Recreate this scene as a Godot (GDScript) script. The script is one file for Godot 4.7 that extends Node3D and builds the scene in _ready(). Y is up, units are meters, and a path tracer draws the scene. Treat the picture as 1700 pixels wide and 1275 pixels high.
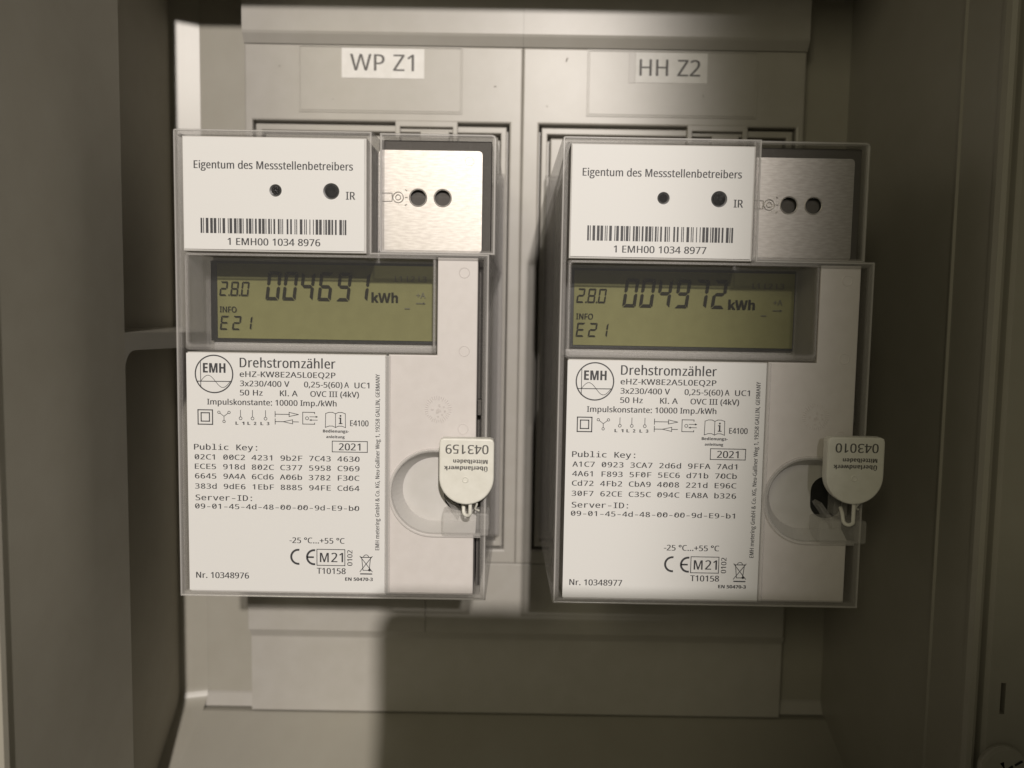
extends Node3D
# Two electricity meters side by side in a grey meter cabinet, close-up. All lengths below are millimetres; pt() turns them into metres.

var origin := Vector3.ZERO          # the base of the thing being built, in millimetres
var noises := 0

# ---------------------------------------------------------------- small helpers
func pt(x: float, y: float, z: float) -> Vector3:
	return (Vector3(x, y, z) - origin) * 0.001

func begin() -> SurfaceTool:
	var st := SurfaceTool.new()
	st.begin(Mesh.PRIMITIVE_TRIANGLES)
	return st

# a triangle in millimetres that faces along the hint n; optional smooth normals
func tri(st: SurfaceTool, a: Vector3, b: Vector3, c: Vector3, n: Vector3, na := Vector3.ZERO, nb := Vector3.ZERO, nc := Vector3.ZERO) -> void:
	var f := (b - a).cross(c - a)
	if f.length_squared() < 1e-12:
		return
	f = f.normalized()
	var flip := f.dot(n) > 0.0
	if not flip:
		f = -f
	var vs := [[a, na], [c, nc], [b, nb]] if flip else [[a, na], [b, nb], [c, nc]]
	for v in vs:
		st.set_normal(f if v[1] == Vector3.ZERO else v[1])
		st.add_vertex((v[0] - origin) * 0.001)

func quad(st: SurfaceTool, a: Vector3, b: Vector3, c: Vector3, d: Vector3, n: Vector3) -> void:
	tri(st, a, b, c, n)
	tri(st, a, c, d, n)

func ccw(poly: PackedVector2Array) -> PackedVector2Array:
	var p := poly.duplicate()
	if Geometry2D.is_polygon_clockwise(p):
		p.reverse()
	# Godot calls a polygon clockwise with y down; make sure the signed area is positive with y up
	var area := 0.0
	for i in p.size():
		area += p[i].cross(p[(i + 1) % p.size()])
	if area < 0.0:
		p.reverse()
	return p

func inset(p: PackedVector2Array, d: float) -> PackedVector2Array:
	var out := PackedVector2Array()
	var n := p.size()
	for i in n:
		var e0 := (p[i] - p[(i + n - 1) % n]).normalized()
		var e1 := (p[(i + 1) % n] - p[i]).normalized()
		var n0 := Vector2(-e0.y, e0.x)
		var n1 := Vector2(-e1.y, e1.x)
		out.append(p[i] + (n0 + n1) * d / maxf(0.3, 1.0 + n0.dot(n1)))
	return out

func rect(x0: float, y0: float, x1: float, y1: float) -> PackedVector2Array:
	return PackedVector2Array([Vector2(minf(x0, x1), minf(y0, y1)), Vector2(maxf(x0, x1), minf(y0, y1)), Vector2(maxf(x0, x1), maxf(y0, y1)), Vector2(minf(x0, x1), maxf(y0, y1))])

func rrect(x0: float, y0: float, x1: float, y1: float, r: float, n := 5) -> PackedVector2Array:
	var out := PackedVector2Array()
	var c := [[x1 - r, y1 - r, 0.0], [x0 + r, y1 - r, 90.0], [x0 + r, y0 + r, 180.0], [x1 - r, y0 + r, 270.0]]
	for k in c:
		for i in n + 1:
			var a := deg_to_rad(k[2] + 90.0 * i / n)
			out.append(Vector2(k[0] + r * cos(a), k[1] + r * sin(a)))
	return out

func arc(cx: float, cy: float, r: float, a0: float, a1: float, n: int) -> PackedVector2Array:
	var out := PackedVector2Array()
	for i in n + 1:
		var a := deg_to_rad(lerpf(a0, a1, float(i) / n))
		out.append(Vector2(cx + r * cos(a), cy + r * sin(a)))
	return out

func at_z(p: Vector2, z: float) -> Vector3:
	return Vector3(p.x, p.y, z)

func cap(st: SurfaceTool, p: PackedVector2Array, z: float, up := 1.0) -> void:
	var idx := Geometry2D.triangulate_polygon(p)
	for i in range(0, idx.size(), 3):
		tri(st, at_z(p[idx[i]], z), at_z(p[idx[i + 1]], z), at_z(p[idx[i + 2]], z), Vector3(0, 0, up))

func band(st: SurfaceTool, a: PackedVector2Array, za: float, b: PackedVector2Array, zb: float, outward := 1.0) -> void:
	var n := a.size()
	for i in n:
		var j := (i + 1) % n
		var e := a[j] - a[i]
		if e.length_squared() < 1e-10:
			e = b[j] - b[i]
		var nn := Vector3(e.y, -e.x, 0).normalized() * outward + Vector3(0, 0, 0.02)
		quad(st, at_z(a[i], za), at_z(a[j], za), at_z(b[j], zb), at_z(b[i], zb), nn)

# a polygon pulled from z0 to z1 with a rounded front edge; spread widens the foot
func prism(st: SurfaceTool, poly: PackedVector2Array, z0: float, z1: float, bev := 0.3, spread := 0.0) -> void:
	var p := ccw(poly)
	var foot := inset(p, -spread) if spread != 0.0 else p
	if bev <= 0.0:
		band(st, foot, z0, p, z1)
		cap(st, p, z1)
	else:
		var p1 := inset(p, bev * 0.13)
		var p2 := inset(p, bev * 0.5)
		var p3 := inset(p, bev)
		band(st, foot, z0, p, z1 - bev)
		band(st, p, z1 - bev, p1, z1 - bev * 0.5)
		band(st, p1, z1 - bev * 0.5, p2, z1 - bev * 0.13)
		band(st, p2, z1 - bev * 0.13, p3, z1)
		cap(st, p3, z1)
	cap(st, foot, z0, -1.0)

# a frame between two outlines of equal length, with both front edges rounded
func ring(st: SurfaceTool, outer: PackedVector2Array, inner: PackedVector2Array, z0: float, z1: float, bev := 0.3, spread := 0.0) -> void:
	var o := ccw(outer)
	var i := ccw(inner)
	var of := inset(o, -spread) if spread != 0.0 else o
	var inf := inset(i, -spread) if spread != 0.0 else i
	band(st, of, z0, o, z1 - bev)
	band(st, inf, z0, i, z1 - bev, -1.0)
	var o1 := inset(o, bev * 0.3)
	var i1 := inset(i, -bev * 0.3)
	var o2 := inset(o, bev)
	var i2 := inset(i, -bev)
	band(st, o, z1 - bev, o1, z1 - bev * 0.3)
	band(st, o1, z1 - bev * 0.3, o2, z1)
	band(st, i, z1 - bev, i1, z1 - bev * 0.3, -1.0)
	band(st, i1, z1 - bev * 0.3, i2, z1, -1.0)
	var n := o.size()
	for k in n:
		var j := (k + 1) % n
		quad(st, at_z(o2[k], z1), at_z(o2[j], z1), at_z(i2[j], z1), at_z(i2[k], z1), Vector3(0, 0, 1))
		quad(st, at_z(of[k], z0), at_z(of[j], z0), at_z(inf[j], z0), at_z(inf[k], z0), Vector3(0, 0, -1))

func box(st: SurfaceTool, x0: float, x1: float, y0: float, y1: float, z0: float, z1: float, bev := 0.0) -> void:
	prism(st, rect(x0, y0, x1, y1), z0, z1, bev)

# a flat mark laid on a surface at height z
func mark(st: SurfaceTool, x0: float, x1: float, y0: float, y1: float, z: float) -> void:
	cap(st, rect(x0, y0, x1, y1), z)

func stroke(st: SurfaceTool, a: Vector2, b: Vector2, w: float, z: float) -> void:
	var d := (b - a).normalized() * w * 0.5
	var s := Vector2(-d.y, d.x)
	quad(st, at_z(a - d + s, z), at_z(b + d + s, z), at_z(b + d - s, z), at_z(a - d - s, z), Vector3(0, 0, 1))

func polyline(st: SurfaceTool, pts: PackedVector2Array, w: float, z: float) -> void:
	for i in pts.size() - 1:
		stroke(st, pts[i], pts[i + 1], w, z)

func hoop(st: SurfaceTool, c: Vector2, r: float, w: float, z: float, a0 := 0.0, a1 := 360.0, n := 40) -> void:
	for i in n:
		var a := deg_to_rad(lerpf(a0, a1, float(i) / n))
		var b := deg_to_rad(lerpf(a0, a1, float(i + 1) / n))
		var da := Vector2(cos(a), sin(a))
		var db := Vector2(cos(b), sin(b))
		quad(st, at_z(c + da * (r - w / 2), z), at_z(c + da * (r + w / 2), z), at_z(c + db * (r + w / 2), z), at_z(c + db * (r - w / 2), z), Vector3(0, 0, 1))

# a raised round bead along a circle (ejector marks)
func bead(st: SurfaceTool, c: Vector2, r: float, w: float, z: float, h: float, n := 36) -> void:
	for i in n:
		var a := TAU * i / n
		var b := TAU * (i + 1) / n
		var da := Vector2(cos(a), sin(a))
		var db := Vector2(cos(b), sin(b))
		quad(st, at_z(c + da * (r - w), z), at_z(c + db * (r - w), z), at_z(c + db * r, z + h), at_z(c + da * r, z + h), Vector3(-da.x * 0.3, -da.y * 0.3, 1))
		quad(st, at_z(c + da * (r + w), z), at_z(c + db * (r + w), z), at_z(c + db * r, z + h), at_z(c + da * r, z + h), Vector3(da.x * 0.3, da.y * 0.3, 1))

# a turned shape about the z axis: profile of (radius, z)
func lathe(st: SurfaceTool, c: Vector2, profile: PackedVector2Array, n := 32) -> void:
	for k in profile.size() - 1:
		var p := profile[k]
		var q := profile[k + 1]
		var d := q - p
		for i in n:
			var a := TAU * i / n
			var b := TAU * (i + 1) / n
			var va := Vector3(cos(a), sin(a), 0)
			var vb := Vector3(cos(b), sin(b), 0)
			var base := Vector3(c.x, c.y, 0)
			var nrm := (va + vb) * 0.5 * -d.y + Vector3(0, 0, d.x)
			if d.x < 0.0 or (d.x == 0.0 and d.y > 0.0):
				nrm = -nrm
			quad(st, base + va * p.x + Vector3(0, 0, p.y), base + vb * p.x + Vector3(0, 0, p.y), base + vb * q.x + Vector3(0, 0, q.y), base + va * q.x + Vector3(0, 0, q.y), nrm)

func tube(st: SurfaceTool, path: PackedVector3Array, r: float, n := 10) -> void:
	var rings := []
	for i in path.size():
		var t := (path[mini(i + 1, path.size() - 1)] - path[maxi(i - 1, 0)]).normalized()
		var u := t.cross(Vector3(0.31, 0.2, 0.93)).normalized()
		var v := t.cross(u)
		var loop := PackedVector3Array()
		for k in n:
			var a := TAU * k / n
			loop.append((u * cos(a) + v * sin(a)))
		rings.append(loop)
	for i in path.size() - 1:
		for k in n:
			var j := (k + 1) % n
			var a: Vector3 = path[i] + rings[i][k] * r
			var b: Vector3 = path[i] + rings[i][j] * r
			var c: Vector3 = path[i + 1] + rings[i + 1][j] * r
			var d: Vector3 = path[i + 1] + rings[i + 1][k] * r
			tri(st, a, b, c, rings[i][k], rings[i][k], rings[i][j], rings[i + 1][j])
			tri(st, a, c, d, rings[i][k], rings[i][k], rings[i + 1][j], rings[i + 1][k])

# a profile in the x-z plane pulled along y
func pull_y(st: SurfaceTool, prof: PackedVector2Array, y0: float, y1: float) -> void:
	var p := ccw(prof)
	for i in p.size():
		var j := (i + 1) % p.size()
		var e := p[j] - p[i]
		quad(st, Vector3(p[i].x, y0, p[i].y), Vector3(p[j].x, y0, p[j].y), Vector3(p[j].x, y1, p[j].y), Vector3(p[i].x, y1, p[i].y), Vector3(e.y, 0, -e.x))
	var idx := Geometry2D.triangulate_polygon(p)
	for i in range(0, idx.size(), 3):
		for s in [[y0, -1.0], [y1, 1.0]]:
			tri(st, Vector3(p[idx[i]].x, s[0], p[idx[i]].y), Vector3(p[idx[i + 1]].x, s[0], p[idx[i + 1]].y), Vector3(p[idx[i + 2]].x, s[0], p[idx[i + 2]].y), Vector3(0, s[1], 0))

# a profile in the z-y plane pulled along x
func pull_x(st: SurfaceTool, prof: PackedVector2Array, x0: float, x1: float) -> void:
	var p := ccw(prof)
	for i in p.size():
		var j := (i + 1) % p.size()
		var e := p[j] - p[i]
		quad(st, Vector3(x0, p[i].y, p[i].x), Vector3(x0, p[j].y, p[j].x), Vector3(x1, p[j].y, p[j].x), Vector3(x1, p[i].y, p[i].x), Vector3(0, -e.x, e.y))
	var idx := Geometry2D.triangulate_polygon(p)
	for i in range(0, idx.size(), 3):
		for s in [[x0, -1.0], [x1, 1.0]]:
			tri(st, Vector3(s[0], p[idx[i]].y, p[idx[i]].x), Vector3(s[0], p[idx[i + 1]].y, p[idx[i + 1]].x), Vector3(s[0], p[idx[i + 2]].y, p[idx[i + 2]].x), Vector3(s[1], 0, 0))

# ---------------------------------------------------------------- lettering
var fonts := {}
var measured := {}

func font(kind: String) -> Font:
	if not fonts.has(kind):
		var f := SystemFont.new()
		f.font_names = PackedStringArray(["Droid Sans Mono" if kind == "m" else "Droid Sans"])
		if kind == "b":
			f.font_weight = 700
		fonts[kind] = f
	return fonts[kind]

func glyphs(text: String, kind: String) -> Array:
	var key := kind + text
	if not measured.has(key):
		var t := TextMesh.new()
		t.font = font(kind)
		t.font_size = 64
		t.pixel_size = 0.01
		t.depth = 0.0
		t.curve_step = 1.5
		t.horizontal_alignment = HORIZONTAL_ALIGNMENT_LEFT
		t.vertical_alignment = VERTICAL_ALIGNMENT_BOTTOM
		t.text = text
		var a := t.get_mesh_arrays()
		var v: PackedVector3Array = a[Mesh.ARRAY_VERTEX]
		var idx: PackedInt32Array = a[Mesh.ARRAY_INDEX] if a[Mesh.ARRAY_INDEX] != null else PackedInt32Array(range(v.size()))
		var lo := Vector2(1e9, 1e9)
		var hi := Vector2(-1e9, -1e9)
		for p in v:
			lo = lo.min(Vector2(p.x, p.y))
			hi = hi.max(Vector2(p.x, p.y))
		measured[key] = [v, idx, lo, hi]
	return measured[key]

# text whose ink starts at (x, y = baseline) and is `width` wide with capitals `caph` high; turned by `turn` degrees about that point
func write(st: SurfaceTool, text: String, kind: String, x: float, y: float, width: float, caph: float, z: float, turn := 0.0) -> void:
	# printed a little fat: two passes that overlap
	var spread := minf(0.05 * caph, 0.1)
	var along := Vector2(cos(deg_to_rad(turn)), sin(deg_to_rad(turn))) * spread
	impress(st, text, kind, x, y, width - spread, caph, z, turn)
	impress(st, text, kind, x + along.x, y + along.y, width - spread, caph, z + 0.006, turn)

func impress(st: SurfaceTool, text: String, kind: String, x: float, y: float, width: float, caph: float, z: float, turn: float) -> void:
	var g := glyphs(text, kind)
	var h := glyphs("H", kind)
	var h_lo: Vector2 = h[2]
	var h_hi: Vector2 = h[3]
	var lo: Vector2 = g[2]
	var hi: Vector2 = g[3]
	# the base line of this string: TextMesh puts the same font's base line at the same height
	var sx := width / (hi.x - lo.x)
	var sy := caph / (h_hi.y - h_lo.y)
	var c := cos(deg_to_rad(turn))
	var s := sin(deg_to_rad(turn))
	var v: PackedVector3Array = g[0]
	var idx: PackedInt32Array = g[1]
	for i in range(0, idx.size(), 3):
		var q := []
		for k in 3:
			var p := v[idx[i + k]]
			var px := (p.x - lo.x) * sx
			var py := (p.y - h_lo.y) * sy
			q.append(Vector3(x + px * c - py * s, y + px * s + py * c, z))
		tri(st, q[0], q[1], q[2], Vector3(0, 0, 1))
	if kind == "m":   # the dash through each zero
		var one := glyphs("0", kind)
		var two := glyphs("00", kind)
		var one_lo: Vector2 = one[2]
		var one_hi: Vector2 = one[3]
		var two_hi: Vector2 = two[3]
		var adv := two_hi.x - one_hi.x
		var mid := (one_lo.x + one_hi.x) * 0.5
		for i in text.length():
			if text[i] == "0":
				var cx := x + (i * adv + mid - lo.x) * sx
				var cy := y + caph * 0.5
				var wx := (one_hi.x - one_lo.x) * sx * 0.26
				stroke(st, Vector2(cx - wx, cy - caph * 0.24), Vector2(cx + wx, cy + caph * 0.24), caph * 0.11, z)

# one seven-segment figure; on = letters a..g
const SEG := {"0": "abcdef", "1": "bc", "2": "abged", "3": "abgcd", "4": "fgbc", "5": "afgcd", "6": "afgcde", "7": "abc", "8": "abcdefg", "9": "abcdfg", "E": "afged"}

func seven(st: SurfaceTool, ch: String, x: float, y: float, w: float, h: float, t: float, z: float) -> void:
	var lean := 0.12
	var m := h * 0.5
	var g := t * 0.12
	var shapes := {
		"a": [[g + t * 0.1, h], [w - g - t * 0.1, h], [w - t - g, h - t], [t + g, h - t]],
		"d": [[g + t * 0.1, 0], [w - g - t * 0.1, 0], [w - t - g, t], [t + g, t]],
		"g": [[t * 0.5 + g, m], [t + g, m + t * 0.5], [w - t - g, m + t * 0.5], [w - t * 0.5 - g, m], [w - t - g, m - t * 0.5], [t + g, m - t * 0.5]],
		"f": [[0, h - g - t * 0.1], [t, h - t - g], [t, m + t * 0.55 + g], [t * 0.5, m + g * 1.5], [0, m + t * 0.4 + g]],
		"b": [[w, h - g - t * 0.1], [w - t, h - t - g], [w - t, m + t * 0.55 + g], [w - t * 0.5, m + g * 1.5], [w, m + t * 0.4 + g]],
		"e": [[0, g + t * 0.1], [t, t + g], [t, m - t * 0.55 - g], [t * 0.5, m - g * 1.5], [0, m - t * 0.4 - g]],
		"c": [[w, g + t * 0.1], [w - t, t + g], [w - t, m - t * 0.55 - g], [w - t * 0.5, m - g * 1.5], [w, m - t * 0.4 - g]],
	}
	for s in SEG.get(ch, ""):
		var p := PackedVector2Array()
		for q in shapes[s]:
			p.append(Vector2(x + q[0] + q[1] * lean, y + q[1]))
		cap(st, ccw(p), z)

# ---------------------------------------------------------------- nodes
func mesh(called: String, st: SurfaceTool, m: Material, parent: Node3D, label := "") -> MeshInstance3D:
	var o := MeshInstance3D.new()
	o.name = called
	st.set_material(m)
	o.mesh = st.commit()
	parent.add_child(o, true)
	if label:
		o.set_meta("label", label)
	return o

func thing(called: String, label: String, category: String, base: Vector3, group := "") -> Node3D:
	var o := Node3D.new()
	o.name = called
	add_child(o, true)
	o.position = base * 0.001
	o.set_meta("label", label)
	o.set_meta("category", category)
	if group:
		o.set_meta("group", group)
	origin = base
	return o

# ---------------------------------------------------------------- materials
func noise_tex(freq: float, octaves: int, size := 256, low := Color.BLACK, high := Color.WHITE, normal := false, strength := 4.0) -> NoiseTexture2D:
	noises += 1
	var n := FastNoiseLite.new()
	n.seed = 11 * noises
	n.noise_type = FastNoiseLite.TYPE_SIMPLEX_SMOOTH
	n.frequency = freq
	n.fractal_octaves = octaves
	var t := NoiseTexture2D.new()
	t.width = size
	t.height = size
	t.seamless = true
	t.noise = n
	if normal:
		t.as_normal_map = true
		t.bump_strength = strength
	else:
		var g := Gradient.new()
		g.set_color(0, low)
		g.set_color(1, high)
		t.color_ramp = g
	return t

func mat(linear: Color, rough: float, metal := 0.0) -> StandardMaterial3D:
	var m := StandardMaterial3D.new()
	m.albedo_color = linear.linear_to_srgb()
	m.roughness = rough
	m.metallic = metal
	return m

# uneven tone and a fine grain, laid on by position; tile in millimetres
func grained(m: StandardMaterial3D, tone: Texture2D, tile: float, grain: Texture2D = null, depth := 0.3) -> StandardMaterial3D:
	m.uv1_triplanar = true
	m.uv1_world_triplanar = true
	m.uv1_scale = Vector3.ONE * (1000.0 / tile)
	if tone:
		m.albedo_texture = tone
	if grain:
		m.normal_enabled = true
		m.normal_texture = grain
		m.normal_scale = depth
	return m

var M := {}

func make_materials() -> void:
	var soft := noise_tex(0.012, 4, 512, Color(0.955, 0.953, 0.945), Color(1, 1, 1))
	var faintly := noise_tex(0.03, 4, 256, Color(0.975, 0.973, 0.97), Color(1, 1, 1))
	var dusty := noise_tex(0.02, 5, 512, Color(0.968, 0.965, 0.957), Color(1, 1, 1))
	var fine := noise_tex(0.35, 2, 256, Color.BLACK, Color.WHITE, true, 3.0)
	var frost := noise_tex(0.22, 3, 256, Color.BLACK, Color.WHITE, true, 9.0)
	var specks := noise_tex(0.2, 2, 256, Color(0.6, 0.59, 0.58), Color(1, 1, 1))
	M.panel = grained(mat(Color(0.45, 0.432, 0.396), 0.355), dusty, 120.0)
	M.panel.metallic_specular = 0.44
	M.cabinet = grained(mat(Color(0.38, 0.362, 0.312), 0.36), dusty, 170.0)
	M.wall = grained(mat(Color(0.37, 0.35, 0.295), 0.7), dusty, 170.0)
	M.wall.metallic_specular = 0.3
	M.smooth_wall = mat(Color(0.38, 0.362, 0.312), 0.16)
	M.dark = mat(Color(0.012, 0.012, 0.012), 0.5)
	M.body = grained(mat(Color(0.60, 0.585, 0.57), 0.5), soft, 60.0)
	M.white_panel = grained(mat(Color(0.675, 0.64, 0.625), 0.45), faintly, 40.0)
	M.inner_grey = grained(mat(Color(0.17, 0.16, 0.15), 0.5), specks, 9.0, frost, 0.4)
	M.paper = mat(Color(0.745, 0.742, 0.735), 0.55)
	M.ink = mat(Color(0.045, 0.045, 0.05), 0.55)
	M.grey_ink = mat(Color(0.09, 0.085, 0.08), 0.55)
	M.cover = grained(mat(Color(0.72, 0.70, 0.685), 0.26), specks, 14.0, frost, 0.2)
	M.cover.transparency = BaseMaterial3D.TRANSPARENCY_ALPHA
	M.cover.albedo_color.a = 0.34
	M.edge = mat(Color(0.8, 0.78, 0.76), 0.26)
	M.edge.clearcoat_enabled = true
	M.edge.clearcoat = 1.0
	M.edge.clearcoat_roughness = 0.12
	M.edge.transparency = BaseMaterial3D.TRANSPARENCY_ALPHA
	M.edge.albedo_color.a = 0.34
	M.clear = mat(Color(0.7, 0.68, 0.66), 0.26)
	M.clear.transparency = BaseMaterial3D.TRANSPARENCY_ALPHA
	M.clear.albedo_color.a = 0.2
	M.pane = mat(Color(1, 1, 1), 0.05)
	M.pane.transparency = BaseMaterial3D.TRANSPARENCY_ALPHA
	M.pane.albedo_color.a = 0.03
	M.metal = grained(mat(Color(0.50, 0.48, 0.455), 0.45, 0.8), noise_tex(0.05, 4, 256, Color(0.88, 0.87, 0.86), Color(1, 1, 1)), 26.0, fine, 0.1)
	M.metal.uv1_scale = Vector3(22, 110, 22)
	M.lens = grained(mat(Color(0.03, 0.03, 0.032), 0.17), specks, 5.0, frost, 0.5)
	M.lens_rim = mat(Color(0.05, 0.05, 0.05), 0.4)
	M.lcd = grained(mat(Color(0.205, 0.2, 0.085), 0.6), soft, 40.0)
	M.lcd.metallic_specular = 0.25
	M.lcd_black = mat(Color(0.015, 0.015, 0.013), 0.3)
	M.segment = mat(Color(0.018, 0.017, 0.011), 0.7)
	M.segment.metallic_specular = 0.15
	M.faint = mat(Color(0.09, 0.086, 0.042), 0.4)
	M.seal = grained(mat(Color(0.80, 0.79, 0.73), 0.45), soft, 30.0)
	M.sticker = grained(mat(Color(0.80, 0.79, 0.77), 0.5), soft, 40.0)
	M.tape = mat(Color(0.45, 0.43, 0.40), 0.4)
	M.dirt = mat(Color(0.26, 0.24, 0.21), 0.8)
	M.screw = grained(mat(Color(0.42, 0.40, 0.35), 0.4), dusty, 30.0)
	M.phone = mat(Color(0.02, 0.02, 0.022), 0.3)

# ---------------------------------------------------------------- the cabinet
func build_cabinet() -> void:
	var c := thing("meter_cabinet", "grey plastic meter cabinet housing around the two electricity meters", "cabinet", Vector3(3, -190, 0))
	var st := begin()
	box(st, -136, 131, -141, 174, -14, -9)
	mesh("back_wall", st, M.cabinet, c)
	# narrow sloping strip along the left edge of the back wall, bending forward into the bottom
	st = begin()
	var path := PackedVector2Array([Vector2(174, 0), Vector2(-131.2, 0)])     # (y, z offset)
	var r := 8.0
	for i in range(1, 9):
		var a := deg_to_rad(65.0 * i / 8)
		path.append(Vector2(-131.2 - r * sin(a), r * (1 - cos(a))))
	var last := path[path.size() - 1]
	path.append(last + Vector2(-0.42, 0.907) * 105.0)
	var ridge := [[-124.3, -8.9], [-129.5, -7.4], [-134.8, -5.8]]
	for k in ridge.size() - 1:
		for i in path.size() - 1:
			var p0: Array = ridge[k]
			var p1: Array = ridge[k + 1]
			quad(st, Vector3(p0[0], path[i].x, p0[1] + path[i].y), Vector3(p1[0], path[i].x, p1[1] + path[i].y), Vector3(p1[0], path[i + 1].x, p1[1] + path[i + 1].y), Vector3(p0[0], path[i + 1].x, p0[1] + path[i + 1].y), Vector3(0.3, 0.3, 1))
	mesh("sloping_strip", st, M.cabinet, c)
	# the bottom, sloping forward from below the mounting panel
	st = begin()
	pull_x(st, PackedVector2Array([Vector2(-2.7, -139.15), Vector2(-14, -139.15), Vector2(-14, -190), Vector2(98, -190), Vector2(98, -186), Vector2(96, -184.8)]), -124.3, 131)
	mesh("floor", st, M.cabinet, c)
	st = begin()
	box(st, -140, 176, 167, 175, -14, 97)
	mesh("ceiling", st, M.wall, c)
	# left wall: a recess that tapers forward, bridged by one rib
	st = begin()
	pull_y(st, PackedVector2Array([Vector2(-134.8, -14), Vector2(-134.8, -5), Vector2(-127.0, 62.3), Vector2(-127.0, 100), Vector2(-150, 100), Vector2(-150, -14)]), -190, 174)
	mesh("recessed_wall", st, M.wall, c)
	# the wall in front of the recess
	st = begin()
	pull_y(st, PackedVector2Array([Vector2(-121, 62), Vector2(-120.4, 124.4), Vector2(-150, 124.4), Vector2(-150, 64), Vector2(-130, 62.5)]), -190, 174)
	mesh("left_side_wall", st, M.wall, c)
	# rib across the recess: its top falls towards the opening, rounded corner below it
	st = begin()
	var rib := PackedVector2Array([Vector2(62.2, 16.0), Vector2(-6, 15.6), Vector2(-6, 10.0)])
	rib.append_array(arc(55.7, 3.8, 6.5, 90, 0, 7))
	pull_x(st, rib, -136, -121)
	var ra := Vector3(-121, 16.0, 62.2)
	var rb := Vector3(-121, 15.4, -6)
	var rc := Vector3(-137, 18.2, -6)
	var rd := Vector3(-126, 16.8, 62.2)
	quad(st, ra, rb, rc, rd, Vector3(0.1, 1, 0))
	quad(st, rc, rd, Vector3(-126, 10, 62.2), Vector3(-137, 10, -6), Vector3(-1, 0, 0))
	mesh("wall_rib", st, M.smooth_wall, c)
	# rounded foot of the pocket and the raised edge along it
	st = begin()
	var foot := PackedVector2Array([Vector2(62.2, -134)])
	foot.append_array(arc(50.2, -146.0, 12.0, 0, -75, 6))
	foot.append_array(PackedVector2Array([Vector2(50, -190), Vector2(62.2, -190)]))
	pull_x(st, foot, -134, -121.05)
	mesh("pocket_foot", st, M.wall, c)
	st = begin()
	for seg in [[3.0, -83.0], [-94.0, -146.0]]:
		var pp := PackedVector2Array([Vector2(62.6, seg[0]), Vector2(62.6, seg[1])])
		pp.append_array(arc(61.0, seg[1] + 3.5, 3.5, -90, -120, 2))
		pp.append_array(PackedVector2Array([Vector2(58.5, seg[1] + 4), Vector2(58.5, seg[0] - 4), Vector2(60, seg[0] - 1)]))
		pull_x(st, pp, -130, -122.6)
	mesh("pocket_lip", st, M.wall, c)
	st = begin()
	pull_y(st, PackedVector2Array([Vector2(-120.8, 123.4), Vector2(-119.9, 125.0), Vector2(-120.2, 126.5), Vector2(-122, 127.4), Vector2(-150, 127.4), Vector2(-150, 123.4)]), -190, 174)
	mesh("left_rim", st, M.wall, c)
	# right wall with its crease, then the rounded rim and the groove
	st = begin()
	pull_y(st, PackedVector2Array([Vector2(131, -14), Vector2(131, 70.8), Vector2(130.6, 71.3), Vector2(129.95, 71.9), Vector2(129.95, 72.5), Vector2(130.5, 73.1), Vector2(130.7, 89.5), Vector2(178, 89.5), Vector2(178, -14)]), -190, 174)
	mesh("right_side_wall", st, M.cabinet, c)
	st = begin()
	pull_y(st, PackedVector2Array([Vector2(130.6, 89.5), Vector2(129.9, 90.6), Vector2(129.8, 92.2), Vector2(130.4, 93.8), Vector2(131.4, 94.6), Vector2(132.3, 94.2), Vector2(132.6, 92.5), Vector2(133.4, 92.5), Vector2(133.7, 94.6), Vector2(134.6, 95.6), Vector2(136, 95.6), Vector2(136, 89.5)]), -190, 174)
	mesh("right_rim", st, M.cabinet, c)
	st = begin()
	var sx0 := 137.9
	var sx1 := 139.3
	var sy0 := -86.0
	var sy1 := -77.0
	box(st, 136, sx0, -190, 174, 89.5, 95.5)
	box(st, sx1, 178, -190, 174, 89.5, 95.5)
	box(st, sx0, sx1, sy1, 174, 89.5, 95.5)
	box(st, sx0, sx1, -190, sy0, 89.5, 95.5)
	mesh("front_flange", st, M.cabinet, c)
	# screw on the right flange
	st = begin()
	lathe(st, Vector2(139.1, -101), PackedVector2Array([Vector2(6.5, 95.5), Vector2(6.5, 96.6), Vector2(6.2, 97.1), Vector2(5.4, 97.5), Vector2(2.4, 97.7)]), 40)
	for k in 4:
		var q := PackedVector2Array([Vector2(139.1, -101)])
		q.append_array(arc(139.1, -101, 2.4, 25 + 90.0 * k + 14, 25 + 90.0 * k + 76, 5))
		cap(st, ccw(q), 97.7)
	var s := mesh("flange_screw", st, M.screw, c)
	st = begin()
	lathe(st, Vector2(139.1, -101), PackedVector2Array([Vector2(2.4, 96.9), Vector2(0.001, 95.8)]), 20)
	stroke(st, Vector2(140.6, -100.3), Vector2(143.6, -98.6), 0.7, 97.66)
	mesh("screw_recess", st, M.dark, s)

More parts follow.
